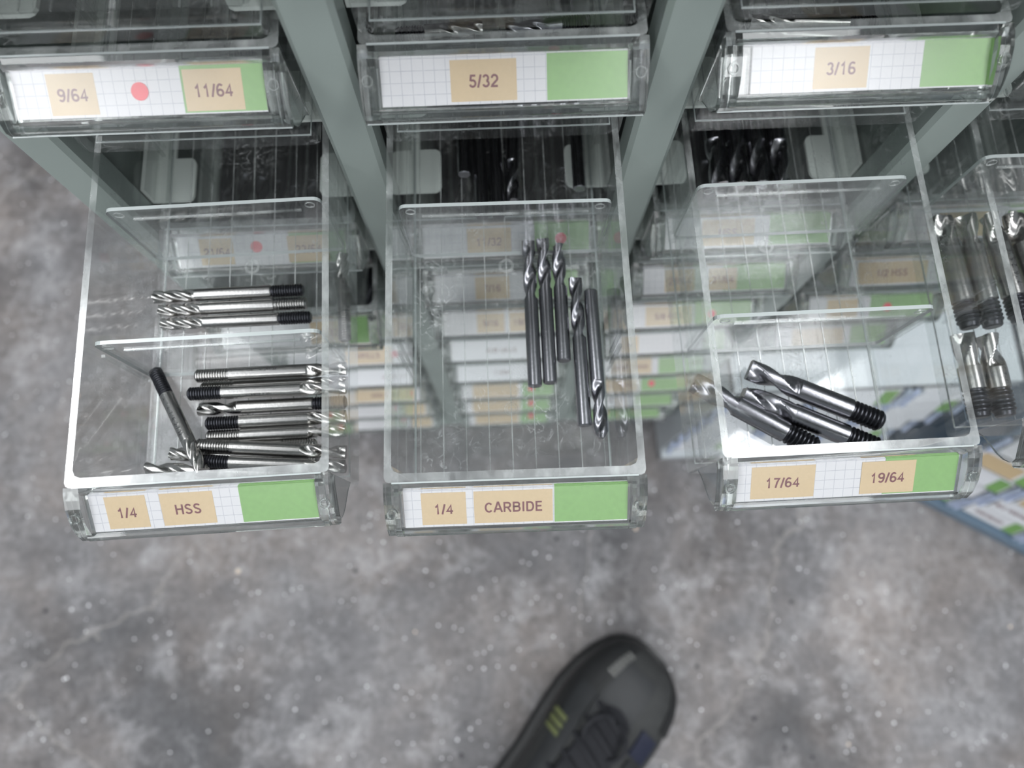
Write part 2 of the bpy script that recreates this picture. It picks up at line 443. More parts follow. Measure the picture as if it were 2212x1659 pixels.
def tray_mesh():
    b = MB(); t = 0.0028
    ob = octo(0.0494, 0.0015, LEN - .0015, 0.002); ot = octo(0.0500, 0.0, LEN, 0.002)
    ib = octo(0.0494 - t - .0012, 0.0050, LEN - 0.0050, 0.003); it = octo(0.0500 - t, 0.0036, LEN - 0.0030, 0.003)
    fb_ = octo(0.0494 - 0.004, 0.0060, LEN - 0.006, 0.002)
    n = 12
    vs = [(x, y, 0) for x, y in ob] + [(x, y, HB) for x, y in ot] + [(x, y, HB) for x, y in it] + [(x, y, ZI + .0025) for x, y in ib]
    ifl = octo(0.0494 - t - .0032, 0.0070, LEN - 0.0070, 0.002)
    vs += [(x, y, ZI) for x, y in ifl]
    vs += [(x, y, 0) for x, y in fb_] + [(x, y, ZI - 0.0028) for x, y in fb_]
    fs, ms = [], []
    def band(a, c, mi, flip=False):
        for i in range(n):
            j = (i + 1) % n
            q = (a * n + i, a * n + j, c * n + j, c * n + i)
            fs.append(q[::-1] if flip else q); ms.append(mi)
    band(0, 1, 0); band(1, 2, 1); band(2, 3, 0); band(3, 4, 0)
    fs.append(tuple(4 * n + i for i in range(n))); ms.append(3)
    band(5, 0, 0); band(6, 5, 0)
    fs.append(tuple(6 * n + i for i in range(n - 1, -1, -1))); ms.append(0)
    b.add(vs, fs, ms)
    # pale strip painting the bright edge line round the foot of the tray
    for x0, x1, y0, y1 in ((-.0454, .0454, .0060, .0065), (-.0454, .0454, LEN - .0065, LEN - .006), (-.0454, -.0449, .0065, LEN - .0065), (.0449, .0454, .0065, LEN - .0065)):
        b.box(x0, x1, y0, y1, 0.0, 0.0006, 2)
    # lengthwise ribs moulded on the floor
    for k in range(-4, 5):
        x = k * 0.0105
        b.prism_x([(0, 0)] * 0 or [(0.0075, ZI), (LEN - 0.008, ZI), (LEN - 0.008, ZI + .0005), (0.0075, ZI + .0005)], x - 0.00022, x + 0.00022, 1)
    # ring and dimple left by the mould
    for (cy, r) in ((0.1105, 0.0036), (0.1105, 0.0029), (0.0388, 0.0032), (0.0388, 0.0022)):
        ri = []
        for q, z in ((r, ZI), (r, ZI + .0004), (r - .0003, ZI + .0004), (r - .0003, ZI)):
            ri.append([(q * math.cos(a), cy + q * math.sin(a), z) for a in [2 * PI * i / 24 for i in range(24)]])
        b.rings(ri, 1, cap=False)
    # paired guide ribs for cross dividers on both side walls
    for ys in (0.058, 0.117, 0.176):
        for dy in (-0.0024, 0.0024):
            for s in (-1, 1):
                xo = s * (0.0500 - t - 0.0006); xi = s * (0.0500 - t - 0.0022)
                b.box(min(xo, xi), max(xo, xi), ys + dy - .0006, ys + dy + .0006, ZI + .001, HB - 0.012, 0)
    return b.mesh('tray', [M['clear'], M['rim'], M['edge'], M['base']])


def holder_mesh():
    """sloped label holder that juts out under the front rim, with end ears and concave gussets"""
    b = MB(); Z = HB
    plate = [(0.0, -0.0005), (0.0, -0.0080), (-0.0030, -0.0088), (-0.0150, -0.0170), (-0.0160, -0.0196), (-0.0179, -0.0196), (-0.0184, -0.0172), (-0.0172, -0.0146), (-0.0012, -0.0047)]
    plate = [(y, z + Z) for y, z in plate][::-1]
    b.prism_x(plate, -0.0470, 0.0470)
    # top bar and bottom lip
    b.prism_x([(y, z + Z) for y, z in [(-0.0012, -0.0047), (-0.0027, -0.0042), (-0.0021, -0.0013), (-0.0005, -0.0002), (0.0, -0.0006)]], -0.0470, 0.0470)
    b.prism_x([(y, z + Z) for y, z in [(-0.0184, -0.0172), (-0.0192, -0.0150), (-0.0182, -0.0134), (-0.0164, -0.0132), (-0.0166, -0.0142)][::-1]], -0.0470, 0.0470)
    ear = [(0.0, 0.0), (-0.0030, -0.0006), (-0.0080, -0.0026), (-0.0130, -0.0066), (-0.0168, -0.0112), (-0.0188, -0.0160), (-0.0180, -0.0197), (-0.0160, -0.0197), (-0.0150, -0.0172), (-0.0030, -0.0090), (0.0, -0.0085)]
    for s in (-1, 1):
        b.prism_x([(y, z + Z) for y, z in ear], min(s * 0.0445, s * 0.0503), max(s * 0.0445, s * 0.0503))
        gus = [(0.0, -0.0086), (-0.0030, -0.0091), (-0.0150, -0.0173), (-0.0160, -0.0198), (-0.0158, -0.0215), (-0.0140, -0.0250), (-0.0110, -0.0282), (-0.0070, -0.0310), (-0.0025, -0.0345), (0.0006, -0.0390)]
        b.prism_x([(y, z + Z) for y, z in gus], min(s * 0.0482, s * 0.0502), max(s * 0.0482, s * 0.0502))
        # round clip boss on the ear
        c = Vector((s * 0.0474, -0.0110, Z - 0.0050)); nrm = Vector((0, -0.55, 0.835)); up = Vector((0, 0.835, 0.55)); rt = Vector((1, 0, 0))
        ri = []
        for q, h in ((0.0021, -0.0006), (0.0021, 0.0010), (0.0015, 0.0010), (0.0015, -0.0004)):
            ri.append([c + rt * q * math.cos(a) + up * q * math.sin(a) + nrm * h for a in [2 * PI * i / 16 for i in range(16)]])
        b.rings(ri, 0, cap=False)
    b.prism_x([(y, z + Z) for y, z in [(-0.0176, -0.0198), (-0.0182, -0.0198), (-0.0185, -0.0192), (-0.0179, -0.0190)][::-1]], -0.0500, 0.0500, 1)  # pale strip painted as the highlight along the lower lip
    b.prism_x([(y, z + Z) for y, z in [(-0.0004, 0.0003), (0.0002, 0.0004), (0.0002, 0.0000), (-0.0004, -0.0001)][::-1]], -0.0470, 0.0470, 1)  # the same painted highlight along the top bar
    return b.mesh('label_holder', [M['acrylic'], M['edge']])


def divider_mesh():
    b = MB(); x = 0.0455
    pts = rrect(-x, x, ZI + 0.0006, HB - 0.0022, 0.0035)
    vs = [(p, -0.0008, q) for p, q in pts] + [(p, 0.0008, q) for p, q in pts]
    n = len(pts)
    fs = [tuple(range(n)), tuple(range(2 * n - 1, n - 1, -1))]; ms = [0, 0]
    for i in range(n):
        fs.append((i, n + i, n + (i + 1) % n, (i + 1) % n)); ms.append(1)  # rim faces take the painted edge highlight
    b.add(vs, fs, ms)
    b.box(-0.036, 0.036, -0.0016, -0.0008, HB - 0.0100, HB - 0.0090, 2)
    for s in (-1, 1):
        ri = []
        for q, h in ((0.0022, -0.0008), (0.0022, -0.0012), (0.0018, -0.0012), (0.0018, -0.0008)):
            ri.append([(s * 0.0405 + q * math.cos(a), h, HB - 0.0058 + q * math.sin(a)) for a in [2 * PI * i / 16 for i in range(16)]])
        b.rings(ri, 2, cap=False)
    return b.mesh('divider', [M['pane'], M['edge'], M['rim']])


TRAY, HOLDER, DIVIDER = tray_mesh(), holder_mesh(), divider_mesh()
CW, CH = 0.0867, 0.0160
SL = math.atan2(0.00853, 0.01380)
CARD_MAT = Matrix.Translation((0, -0.0090, HB - 0.0087)) @ Matrix.Rotation(SL, 4, 'X') @ Matrix.Translation((0, 0, 0.0003))
cb = MB(); cb.box(-CW / 2, CW / 2, -CH / 2, CH / 2, 0, 0.0002); CARD = cb.mesh('label_card', [M['paper']])
CARDW = cb.mesh('label_card', [M['white']])
wb = MB(); wb.box(-CW / 2 - 0.001, CW / 2 + 0.0005, -CH / 2, CH / 2, 0.0011, 0.0014); WINDOW = wb.mesh('label_window', [M['window']])
_txt = {}


def arc(cx, cy, rx, ry, a0, a1, n=14):
    return [(cx + rx * math.cos(math.radians(a0 + (a1 - a0) * i / n)), cy + ry * math.sin(math.radians(a0 + (a1 - a0) * i / n))) for i in range(n + 1)]


_six = [arc(.31, .30, .235, .235, 0, 360, 24), arc(.335, .50, .26, .43, 48, 180) + [(.075, .32)]]
GL = {
    '0': (.62, [arc(.31, .5, .235, .43, 0, 360, 24)]), '1': (.62, [[(.12, .70), (.24, .78), (.345, .96), (.345, 0)]]),
    '2': (.62, [arc(.30, .68, .23, .25, 175, -35) + [(.10, .16), (.07, .07), (.56, .07)]]),
    '3': (.62, [arc(.29, .71, .20, .215, 165, -75), arc(.29, .285, .235, .22, 80, -165)]),
    '4': (.62, [[(.44, 0), (.44, .88), (.07, .28), (.62, .28)]]),
    '5': (.62, [[(.55, .925), (.18, .925), (.12, .50)], arc(.295, .32, .24, .25, 130, -160)]),
    '6': (.62, _six), '9': (.62, [[(.62 - x, 1 - y) for x, y in p] for p in _six]),
    '7': (.62, [[(.06, .925), (.55, .925), (.36, .55), (.25, 0)]]),
    '8': (.62, [arc(.31, .715, .19, .21, 0, 360, 20), arc(.31, .285, .235, .22, 0, 360, 20)]),
    'X': (.72, [[(.04, 1), (.68, 0)], [(.68, 1), (.04, 0)]]), '/': (.30, [[(.02, -.02), (.28, 1.0)]]), '-': (.36, [[(.04, .36), (.32, .36)]]), ' ': (.30, []),
    'H': (.76, [[(.10, 0), (.10, 1)], [(.66, 0), (.66, 1)], [(.10, .53), (.66, .53)]]),
    'S': (.70, [arc(.35, .735, .235, .20, 20, 275), arc(.35, .27, .255, .205, 95, -165)]),
    'C': (.76, [arc(.41, .5, .31, .43, 42, 318, 20)]), 'A': (.78, [[(.03, 0), (.36, 1), (.42, 1), (.75, 0)], [(.17, .33), (.61, .33)]]),
    'R': (.76, [[(.10, 0), (.10, .93), (.40, .93)] + arc(.43, .70, .20, .23, 90, -90) + [(.10, .47)], [(.40, .47), (.68, 0)]]),
    'P': (.70, [[(.10, 0), (.10, .93), (.40, .93)] + arc(.42, .69, .20, .24, 90, -90) + [(.10, .45)]]),
    'B': (.74, [[(.10, .53), (.10, .93), (.38, .93)] + arc(.42, .73, .19, .20, 90, -90) + [(.10, .53), (.10, .07), (.40, .07)] + arc(.44, .30, .21, .23, -90, 90) + [(.10, .53)]]),
    'D': (.76, [[(.10, .0), (.10, .93), (.34, .93)] + arc(.37, .50, .29, .43, 90, -90) + [(.10, .07)]]),
    'E': (.68, [[(.60, .93), (.10, .93), (.10, .07), (.62, .07)], [(.10, .52), (.56, .52)]]), 'F': (.64, [[(.60, .93), (.10, .93), (.10, 0)], [(.10, .52), (.52, .52)]]),
    'I': (.30, [[(.15, 0), (.15, 1)]]), 'L': (.62, [[(.10, 1), (.10, .07), (.58, .07)]]), 'N': (.76, [[(.10, 0), (.10, .98), (.66, .02), (.66, 1)]]),
    'M': (.88, [[(.10, 0), (.10, .96), (.44, .10), (.78, .96), (.78, 0)]]), 'T': (.66, [[(.03, .93), (.63, .93)], [(.33, .93), (.33, 0)]]),
    'G': (.80, [arc(.41, .5, .31, .43, 45, 350, 20) + [(.72, .45), (.44, .45)]]), 'K': (.74, [[(.10, 0), (.10, 1)], [(.66, 1), (.12, .40)], [(.32, .62), (.70, 0)]]),
    'm': (.96, [[(.10, 0), (.10, .72)], [(.10, .45)] + arc(.29, .47, .19, .21, 170, 0) + [(.48, 0)], [(.48, .45)] + arc(.67, .47, .19, .21, 170, 0) + [(.86, 0)]]),
}


def text_geo(s, size, wt=0.172):
    """upright sans lettering as flat ribbons; size is the height of a capital"""
    k = (s, size)
    if k not in _txt:
        vs, fs = [], []; x0 = 0.0; lay = 0
        for ch in s:
            adv, strokes = GL[ch]
            for pl in strokes:
                pts = [Vector((x + x0, y)) for x, y in pl if True]
                q = [pts[0]]
                for p in pts[1:]:
                    if (p - q[-1]).length > 1e-4: q.append(p)
                closed = (q[0] - q[-1]).length < 1e-3
                o = len(vs); n = len(q); lay += 1
                for i in range(n):
                    d0 = (q[i] - q[i - 1]) if i > 0 else ((q[0] - q[-2]) if closed else None)
                    d1 = (q[i + 1] - q[i]) if i < n - 1 else ((q[1] - q[0]) if closed else None)
                    d0 = d0 or d1; d1 = d1 or d0
                    n0 = Vector((-d0.y, d0.x)).normalized(); n1 = Vector((-d1.y, d1.x)).normalized()
                    m = n0 + n1
                    m = n0 if m.length < 0.2 else m.normalized()
                    l = min(1.7, 1 / max(0.3, m.dot(n0))) * wt / 2
                    for sg in (1, -1):
                        p = q[i] + m * l * sg; vs.append((p.x, p.y, 0.0002 * lay))
                for i in range(n - 1):
                    fs.append((o + 2 * i, o + 2 * i + 1, o + 2 * i + 3, o + 2 * i + 2))
            x0 += adv + 0.10
        xs = [v[0] for v in vs]; cx = (max(xs) + min(xs)) / 2
        _txt[k] = ([((x - cx) * size, (y - 0.5) * size, z * size) for x, y, z in vs], fs)
    return _txt[k]


def sticker(card, name, f0, f1, mat, text=None, level=1, v0=0.06, v1=0.91, size=0.0042, dy=-0.0002, dx=0.0):
    x0, x1 = -CW / 2 + f0 * CW, -CW / 2 + f1 * CW
    y0, y1 = -CH / 2 + v0 * CH, -CH / 2 + v1 * CH
    b = MB(); z0 = 0.0002 + (level - 1) * 0.00012
    b.box(x0, x1, y0, y1, z0, z0 + 0.00012, 0)
    if text:
        vs, fs = text_geo(text, size)
        b.add([((x0 + x1) / 2 + x + dx, (y0 + y1) / 2 + y + dy, z0 + 0.00016) for x, y, z in vs], fs, 1)
    return link(name, b.mesh(name, [mat, M['ink']]), card)


def red_dot(card, f, v=0.5, r=0.0030):
    b = MB(); x = -CW / 2 + f * CW; y = -CH / 2 + v * CH
    b.prism_z([(x + r * math.cos(a), y + r * math.sin(a)) for a in [2 * PI * i / 24 for i in range(24)]], 0.00045, 0.0006)
    return link('red_dot', b.mesh('red_dot', [M['red']]), card)


def drawer(row, c, label, spec, y=None, dx=0.0, rz=0.0, dividers=(0.117,), paper='grid', card_shift=0.0):
    y = 0.1763 if y is None else y
    t = thing('drawer_bin', label, 'drawer', (col_x(c) + dx, y, rim_z(row) - HB), rz, 'clear drawers in the tool cabinet')
    link('tray', TRAY, t)
    link('label_holder', HOLDER, t)
    cm = CARD_MAT @ Matrix.Translation((card_shift, 0, 0))
    card = link('label_card', CARD if paper == 'grid' else CARDW, t, cm)
    link('label_window', WINDOW, t, CARD_MAT)
    for q in dividers:
        link('divider', DIVIDER, t, Matrix.Translation((0, q, 0)))
    for s in spec:
        if s[0] == 'tan': sticker(card, 'size_sticker', s[1], s[2], M['tan'], s[3], level=s[4] if len(s) > 4 else 1, size=s[5] if len(s) > 5 else 0.0042)
        elif s[0] == 'white': sticker(card, 'size_sticker', s[1], s[2], M['white'], s[3], size=0.0036)
        elif s[0] == 'green': sticker(card, 'green_sticker', s[1], s[2], M['green'], None, v0=0.03, v1=0.985)
        elif s[0] == 'red': red_dot(card, s[1], s[2] if len(s) > 2 else 0.5)
    return t


# ---- the pulled-out row
drawer(3, 1, 'open clear drawer marked 1/4 HSS on its front label', [('tan', .068, .248, '1/4'), ('tan', .310, .545, 'HSS'), ('green', .662, 1.0)], 0.0382, 0.0046, 0.0198, (0.058, 0.117))
drawer(3, 2, 'open clear drawer marked 1/4 CARBIDE on its front label', [('tan', .078, .277, '1/4'), ('tan', .312, .664, 'CARBIDE'), ('green', .672, 1.0)], 0.0335, -0.0017, -0.0079, (0.117,))
drawer(3, 3, 'open clear drawer marked 17/64 and 19/64 on its front label', [('tan', .063, .352, '17/64'), ('green', .668, 1.0), ('tan', .562, .808, '19/64', 2)], 0.0385, 0.0012, 0.0075, (0.058, 0.117))
drawer(3, 4, 'open clear drawer cut off by the right edge, full of thick end mills', [('tan', .07, .35, None), ('green', .67, 1.0)], 0.0500, -0.0015, 0.0, (0.114,))
# ---- the row above, closed
drawer(2, 1, 'closed clear drawer marked 9/64 and 11/64 with a red dot between them', [('tan', .135, .325, '9/64'), ('red', .50), ('green', .668, 1.0), ('tan', .677, .912, '11/64', 2)], dx=0.0)
drawer(2, 2, 'closed clear drawer marked 5/32 on its front label', [('tan', .281, .549, '5/32'), ('green', .672, 1.0)])
drawer(2, 3, 'closed clear drawer marked 3/16 on its front label', [('tan', .255, .478, '3/16'), ('green', .70, 1.0)], card_shift=0.0035)
drawer(2, 4, 'closed clear drawer above the open drawer of thick end mills at the right edge', [('tan', .281, .549, None), ('green', .672, 1.0)])
# ---- the top rows
drawer(1, 1, 'clear drawer overhanging the drawer marked 9/64 and 11/64', [('green', .672, 1.0)])
drawer(1, 2, 'clear drawer overhanging the drawer marked 5/32', [('green', .672, 1.0)])
drawer(1, 3, 'clear drawer overhanging the drawer marked 3/16', [('green', .672, 1.0)])
# ---- the closed rows below, seen past and through the open drawers
low = {
    (4, 1): ('closed clear drawer marked 21/64 and 23/64 with a red dot', [('tan', .13, .33, '21/64'), ('red', .47, .6), ('green', .668, 1.0), ('tan', .655, .90, '23/64', 2)]),
    (5, 1): ('clear drawer left slightly pulled out under the drawer marked 21/64 and 23/64', [('tan', .60, .83, '15/32'), ('green', .86, 1.0)]),
    (6, 1): ('closed clear drawer with a green label and red dot at its right end, left column', [('tan', .10, .45, None), ('green', .55, 1.0), ('red', .80)]),
    (7, 1): ('closed clear drawer marked DRILLS in the left column', [('tan', .50, .93, 'DRILLS'), ('red', .955)]),
    (8, 1): ('closed clear drawer marked -4mm on white in the left column', [('white', .60, .95, '-4mm')]),
    (9, 1): ('closed clear drawer with a long tan label, third from the bottom of the left column', [('tan', .30, .95, '4mm -5mm')]),
    (10, 1): ('closed clear drawer with a tan label, second from the bottom of the left column', [('tan', .72, .98, None)]),
    (11, 1): ('closed clear drawer with a tan label, lowest of the left column', [('tan', .72, .98, None)]),
    (4, 2): ('closed clear drawer marked 11/32 with a red dot on green', [('tan', .265, .53, '11/32'), ('green', .672, 1.0), ('red', .83)]),
    (5, 2): ('closed clear drawer marked 7/16, directly under the one marked 11/32', [('tan', .28, .52, '7/16'), ('green', .70, 1.0)]),
    (6, 2): ('closed clear drawer marked 9/16, seen under the one marked 7/16', [('tan', .26, .48, '9/16'), ('tan', .52, .74, '19/32'), ('green', .76, 1.0)]),
    (7, 2): ('closed clear drawer marked END MILLS on plain white, middle column', [('white', .1, .8, 'END MILLS')]),
    (8, 2): ('closed clear drawer with a white label marked 1-4mm, middle column', [('white', .2, .7, '1-4mm')]),
    (9, 2): ('closed drawer with tan label and red dot, third from bottom of middle column', [('tan', .12, .62, None), ('green', .66, 1.0), ('red', .76)]),
    (10, 2): ('closed drawer with tan label and red dot, second from bottom of middle column', [('tan', .08, .64, None), ('green', .66, 1.0), ('red', .78)]),
    (11, 2): ('closed clear drawer with tan label and red dot, lowest of the middle column', [('tan', .08, .64, None), ('green', .66, 1.0), ('red', .8)]),
    (4, 3): ('closed clear drawer marked HSS with a green end, seen through the 17/64 drawer', [('tan', .22, .54, 'HSS'), ('green', .63, 1.0)]),
    (5, 3): ('closed clear drawer marked 29/64 and 31/64, right of the one marked 7/16', [('tan', .15, .36, '29/64'), ('green', .56, 1.0), ('tan', .46, .66, '31/64', 2)]),
    (6, 3): ('closed clear drawer marked 5/8 HSS with a red dot', [('tan', .15, .52, '5/8 HSS'), ('green', .55, 1.0), ('red', .68)]),
    (7, 3): ('closed clear drawer with plain squared label, under the one marked 5/8 HSS', [('tan', .06, .22, '8'), ('green', .8, 1.0)]),
    (8, 3): ('closed clear drawer marked 3mm - 4mm, third column', [('tan', .08, .48, '3mm - 4mm'), ('green', .55, 1.0)]),
    (9, 3): ('closed clear drawer marked 10mm with a red dot, third column', [('tan', .08, .47, '6 - 10mm'), ('green', .5, 1.0), ('red', .62)]),
    (10, 3): ('closed clear drawer with a white label, second from the bottom of the third column', [('white', .05, .5, 'RTS'), ('green', .55, 1.0)]),
    (11, 3): ('closed clear drawer with green label and red dot, lowest of the third column', [('green', .1, 1.0), ('red', .3)]),
    (4, 4): ('closed clear drawer behind the open drawer of thick end mills, fourth column', [('tan', .2, .5, None), ('green', .62, 1.0)]),
    (5, 4): ('closed clear drawer marked 1/2 HSS in the fourth column', [('tan', .05, .55, '1/2 HSS'), ('green', .75, 1.0)]),
    (6, 4): ('closed clear drawer under the one marked 1/2 HSS', [('tan', .15, .4, None), ('green', .5, 1.0), ('red', .64)]),
    (7, 4): ('closed clear drawer with a tan label, lowest of the fourth column', [('tan', .15, .62, None), ('green', .68, 1.0)]),
}
for (r, c), (lb, sp) in low.items():
    drawer(r, c, lb, sp, y=0.152 if (r, c) == (5, 1) else None, paper='white' if (r, c) in ((7, 2), (8, 2), (8, 1), (10, 3)) else 'grid')


# ------------------------------------------------------------------ end mills
def mill_parts(d, L, lf, flutes, lt, twist=None, ball=False):
    """meshes along +x: cutting end at x=0, shank, threaded end at x=L"""
    r = d / 2
    n = 40
    twist = twist or (2 * PI / (d * 5.2))
    rg = []
    K = 44
    for i in range(K + 1):
        x = lf * i / K
        fade = min(1.0, max(0.0, (lf - x) / (0.55 * d)))
        fade = fade ** 0.6
        tip = min(1.0, 0.62 + 0.38 * min(1, x / (0.35 * d))) if ball else 1.0
        ring = []
        for k in range(n):
            a = 2 * PI * k / n
            ph = ((a - twist * x) * flutes / (2 * PI)) % 1.0
            depth = 0.0
            if flutes == 2:
                depth = 0.50 * (math.sin(PI * (ph / 0.60)) ** 0.8) if ph < 0.60 else 0.0
            else:
                depth = 0.33 * (math.sin(PI * (ph / 0.66)) ** 0.9) if ph < 0.66 else 0.0
            q = r * (1 - depth * fade) * tip * 0.985
            ring.append((x, q * math.cos(a), q * math.sin(a)))
        rg.append(ring)
    f = MB(); f.rings(rg)
    fm = f.mesh('cutting_flutes', [None], smooth=math.radians(42))
    s = MB(); x1 = L - lt
    def circ(x, q, m=28): return [(x, q * math.cos(2 * PI * k / m), q * math.sin(2 * PI * k / m)) for k in range(m)]
    ch = 0.0004
    s.rings([circ(lf - 0.00002, r * .99), circ(lf + ch, r), circ(x1 - ch, r), circ(x1, r - ch)])
    sm = s.mesh('shank', [None], smooth=math.radians(40))
    tm = None
    if lt > 0:
        t = MB(); rr = []; p = d * 0.19; x = x1
        rr.append(circ(x, r * .84)); x += p * .4
        while x < L - p * 1.2:
            rr += [circ(x, r * .84), circ(x + p * .32, r * .985), circ(x + p * .58, r * .985)]
            x += p
        rr += [circ(x, r * .84), circ(L - .0006, r * .82), circ(L, r * .68)]
        t.rings(rr); tm = t.mesh('threaded_end', [None], smooth=math.radians(25))
    return fm, sm, tm


_mp = {}
FLOOR_Z = rim_z(3) - HB + ZI


def with_mat(me, m, key):
    k = (me.name, key)
    if k not in _mp:
        c = me.copy(); c.materials.clear(); c.materials.append(m); _mp[k] = c
    return _mp[k]


_lib = {}


def mill(label, a, b, d, lf, flutes, lt, mats, group, roll=None, ball=False, etch=None):
    A, B = Vector(a), Vector(b)
    L = round((B - A).length, 4)
    key = (d, L, lf, flutes, lt, ball)
    if key not in _lib: _lib[key] = mill_parts(d, L, lf, flutes, lt, ball=ball)
    fm, sm, tm = _lib[key]
    t = thing('end_mill', label, 'end mill', A, 0, group)
    x = (B - A).normalized(); y = Vector((0, 0, 1)).cross(x).normalized(); z = x.cross(y)
    roll = random.uniform(0, 6.28) if roll is None else roll
    R3 = Matrix((x, y, z)).transposed() @ Matrix.Rotation(roll, 3, 'X')
    t.rotation_euler = R3.to_euler()
    link('cutting_flutes', with_mat(fm, M[mats[0]], mats[0]), t)
    link('shank', with_mat(sm, M[mats[1]], mats[1]), t)
    if tm: link('threaded_end', with_mat(tm, M[mats[2]], mats[2]), t)
    if etch:
        vs, fs = text_geo(etch[0], etch[1], 0.13)
        xc = etch[2] * L; r = d / 2 + 0.00004; b2 = MB()
        b2.add([(xc - q, r * math.sin(-p / r + etch[3]), r * math.cos(-p / r + etch[3])) for q, p, h in vs], fs)
        link('etched_size', b2.mesh('etched_size', [M['etch']]), t, Matrix.Rotation(-roll, 4, 'X'))
    return t


def mm(p, dz=100.0): return (p[0] / 1000, p[1] / 1000, (p[2] + dz) / 1000)


D1 = [
    ('black-threaded end mill, topmost of three in the middle of the 1/4 HSS drawer', (-164.2, 133.6, 554.7), (-93.2, 134.4, 554.7), 4, 'black', 20),
    ('steel-threaded end mill between two black-threaded ones in the 1/4 HSS drawer', (-161.0, 126.6, 554.7), (-91.3, 127.5, 554.7), 4, 'steel', 20),
    ('black-threaded end mill, lowest of three above the divider in the 1/4 HSS drawer', (-159.4, 119.8, 554.7), (-89.1, 120.4, 554.7), 4, 'black', 20),
    ('single end mill lying lengthwise along the right wall of the 1/4 HSS drawer', (-74.9, 152.0, 554.7), (-72.9, 108.0, 554.7), 4, 'steel', 14),
    ('end mill with bright steel thread, topmost in the front heap', (-71.0, 92.9, 559.7), (-139.6, 92.1, 559.7), 2, 'steel', 18),
    ('end mill half hidden under the topmost one of the front heap', (-71.6, 87.8, 554.7), (-138.8, 87.3, 554.7), 4, 'steel', 18),
    ('end mill with black thread at left, upper black-threaded one in the front heap', (-71.0, 84.0, 560.2), (-142.2, 83.7, 560.2), 2, 'black', 20),
    ('end mill with flutes pointing left and black thread at right in the front heap', (-139.3, 77.7, 554.7), (-71.8, 78.3, 554.7), 2, 'black', 18),
    ('end mill with dark thread in the middle of the front heap', (-71.9, 71.4, 554.7), (-135.5, 70.8, 554.7), 4, 'black', 17),
    ('steel-threaded end mill just below the dark-threaded one amid the front heap', (-71.8, 65.0, 554.7), (-134.8, 64.5, 554.7), 2, 'steel', 17),
    ('short end mill whose steel thread ends under the right wall', (-134.0, 58.6, 554.7), (-85.1, 58.8, 554.7), 4, 'steel', 14),
    ('steel-threaded end mill resting on top near the front of the heap', (-70.5, 54.0, 560.0), (-137.0, 60.0, 560.0), 2, 'steel', 20),
    ('end mill with black thread on the left, frontmost on top of the heap', (-70.5, 47.6, 560.4), (-136.9, 52.9, 560.4), 2, 'black', 18),
    ('end mill with black thread and etched size lying diagonally in the 1/4 HSS drawer', (-131.4, 47.4, 565.4), (-160.9, 97.2, 555.0), 4, 'black', 17),
    ('end mill whose fluted tip peeks out beneath the diagonal one', (-150.6, 57.6, 554.7), (-84.0, 52.2, 554.7), 4, 'steel', 16),
    ('end mill with long flutes pointing left along the front wall', (-161.2, 51.2, 554.7), (-90.8, 46.0, 554.7), 2, 'steel', 24),
]
for lb, a, b, fl_, th, lf in D1:
    et = ('1/4X1/4X7/16X2-7/32', 0.0019, 0.53, 0.25) if 'diagonally' in lb else ('1/4X1/4X2-7/32', 0.0015, 0.55, -0.3) if 'topmost in the front heap' in lb else ('1/4X3/8X2-7/32', 0.0014, 0.56, 0.75) if 'upper black' in lb else None
    mill(lb, mm(a), mm(b), 0.0062, lf / 1000, fl_, 0.0150, ('flute', 'steel', th), 'end mills in the 1/4 HSS drawer', etch=et)

DC = 0.0066
for lb, a, b, lf, r in [
    ('carbide end mill, leftmost of the row in the 1/4 CARBIDE drawer', (15.8, 154.9, 554.9), (15.4, 81.9, 554.9), 30, 0.3),
    ('carbide end mill, second from left in the 1/4 CARBIDE drawer', (22.8, 155.6, 554.9), (22.6, 83.1, 554.9), 26, 0.8),
    ('shortest carbide end mill, third from left in the 1/4 CARBIDE drawer', (30.2, 152.3, 554.9), (29.6, 93.6, 554.9), 22, 1.9),
    ('carbide end mill set lower with a long flute gash in the 1/4 CARBIDE drawer', (37.4, 134.6, 554.9), (37.2, 62.4, 554.9), 30, 0.4),
    ('carbide end mill lying tip down, rightmost in the 1/4 CARBIDE drawer', (44.6, 56.5, 554.9), (44.3, 128.1, 554.9), 27, 2.2)]:
    mill(lb, mm(a), mm(b), DC, lf / 1000, 2, 0.0, ('carbide', 'carbide', 'carbide'), 'carbide end mills in the 1/4 CARBIDE drawer', r, ball='tip down' in lb)
for lb, a, b, lf in [
    ('leftmost dark shank in the shaded back of the 1/4 CARBIDE drawer', (-14.6, 252, 554.9), (-14.4, 192.5, 554.9), 18),
    ('second dark rod from left behind the divider of the 1/4 CARBIDE drawer', (-6.9, 252, 554.9), (-6.2, 169, 554.9), 20),
    ('third dark rod from left behind the divider of the 1/4 CARBIDE drawer', (1.2, 252, 554.9), (2.0, 169, 554.9), 20),
    ('end mill with tip towards the divider, back of the 1/4 CARBIDE drawer', (9.3, 177.0, 554.9), (12.3, 250, 554.9), 22),
    ('rightmost dark shank in the shaded back of the 1/4 CARBIDE drawer', (43.6, 250, 554.9), (42.8, 182.3, 554.9), 18)]:
    mill(lb, mm(a), mm(b), DC, lf / 1000, 2, 0.0, ('carbide', 'carbide', 'carbide'), 'rods in the back of the 1/4 CARBIDE drawer')

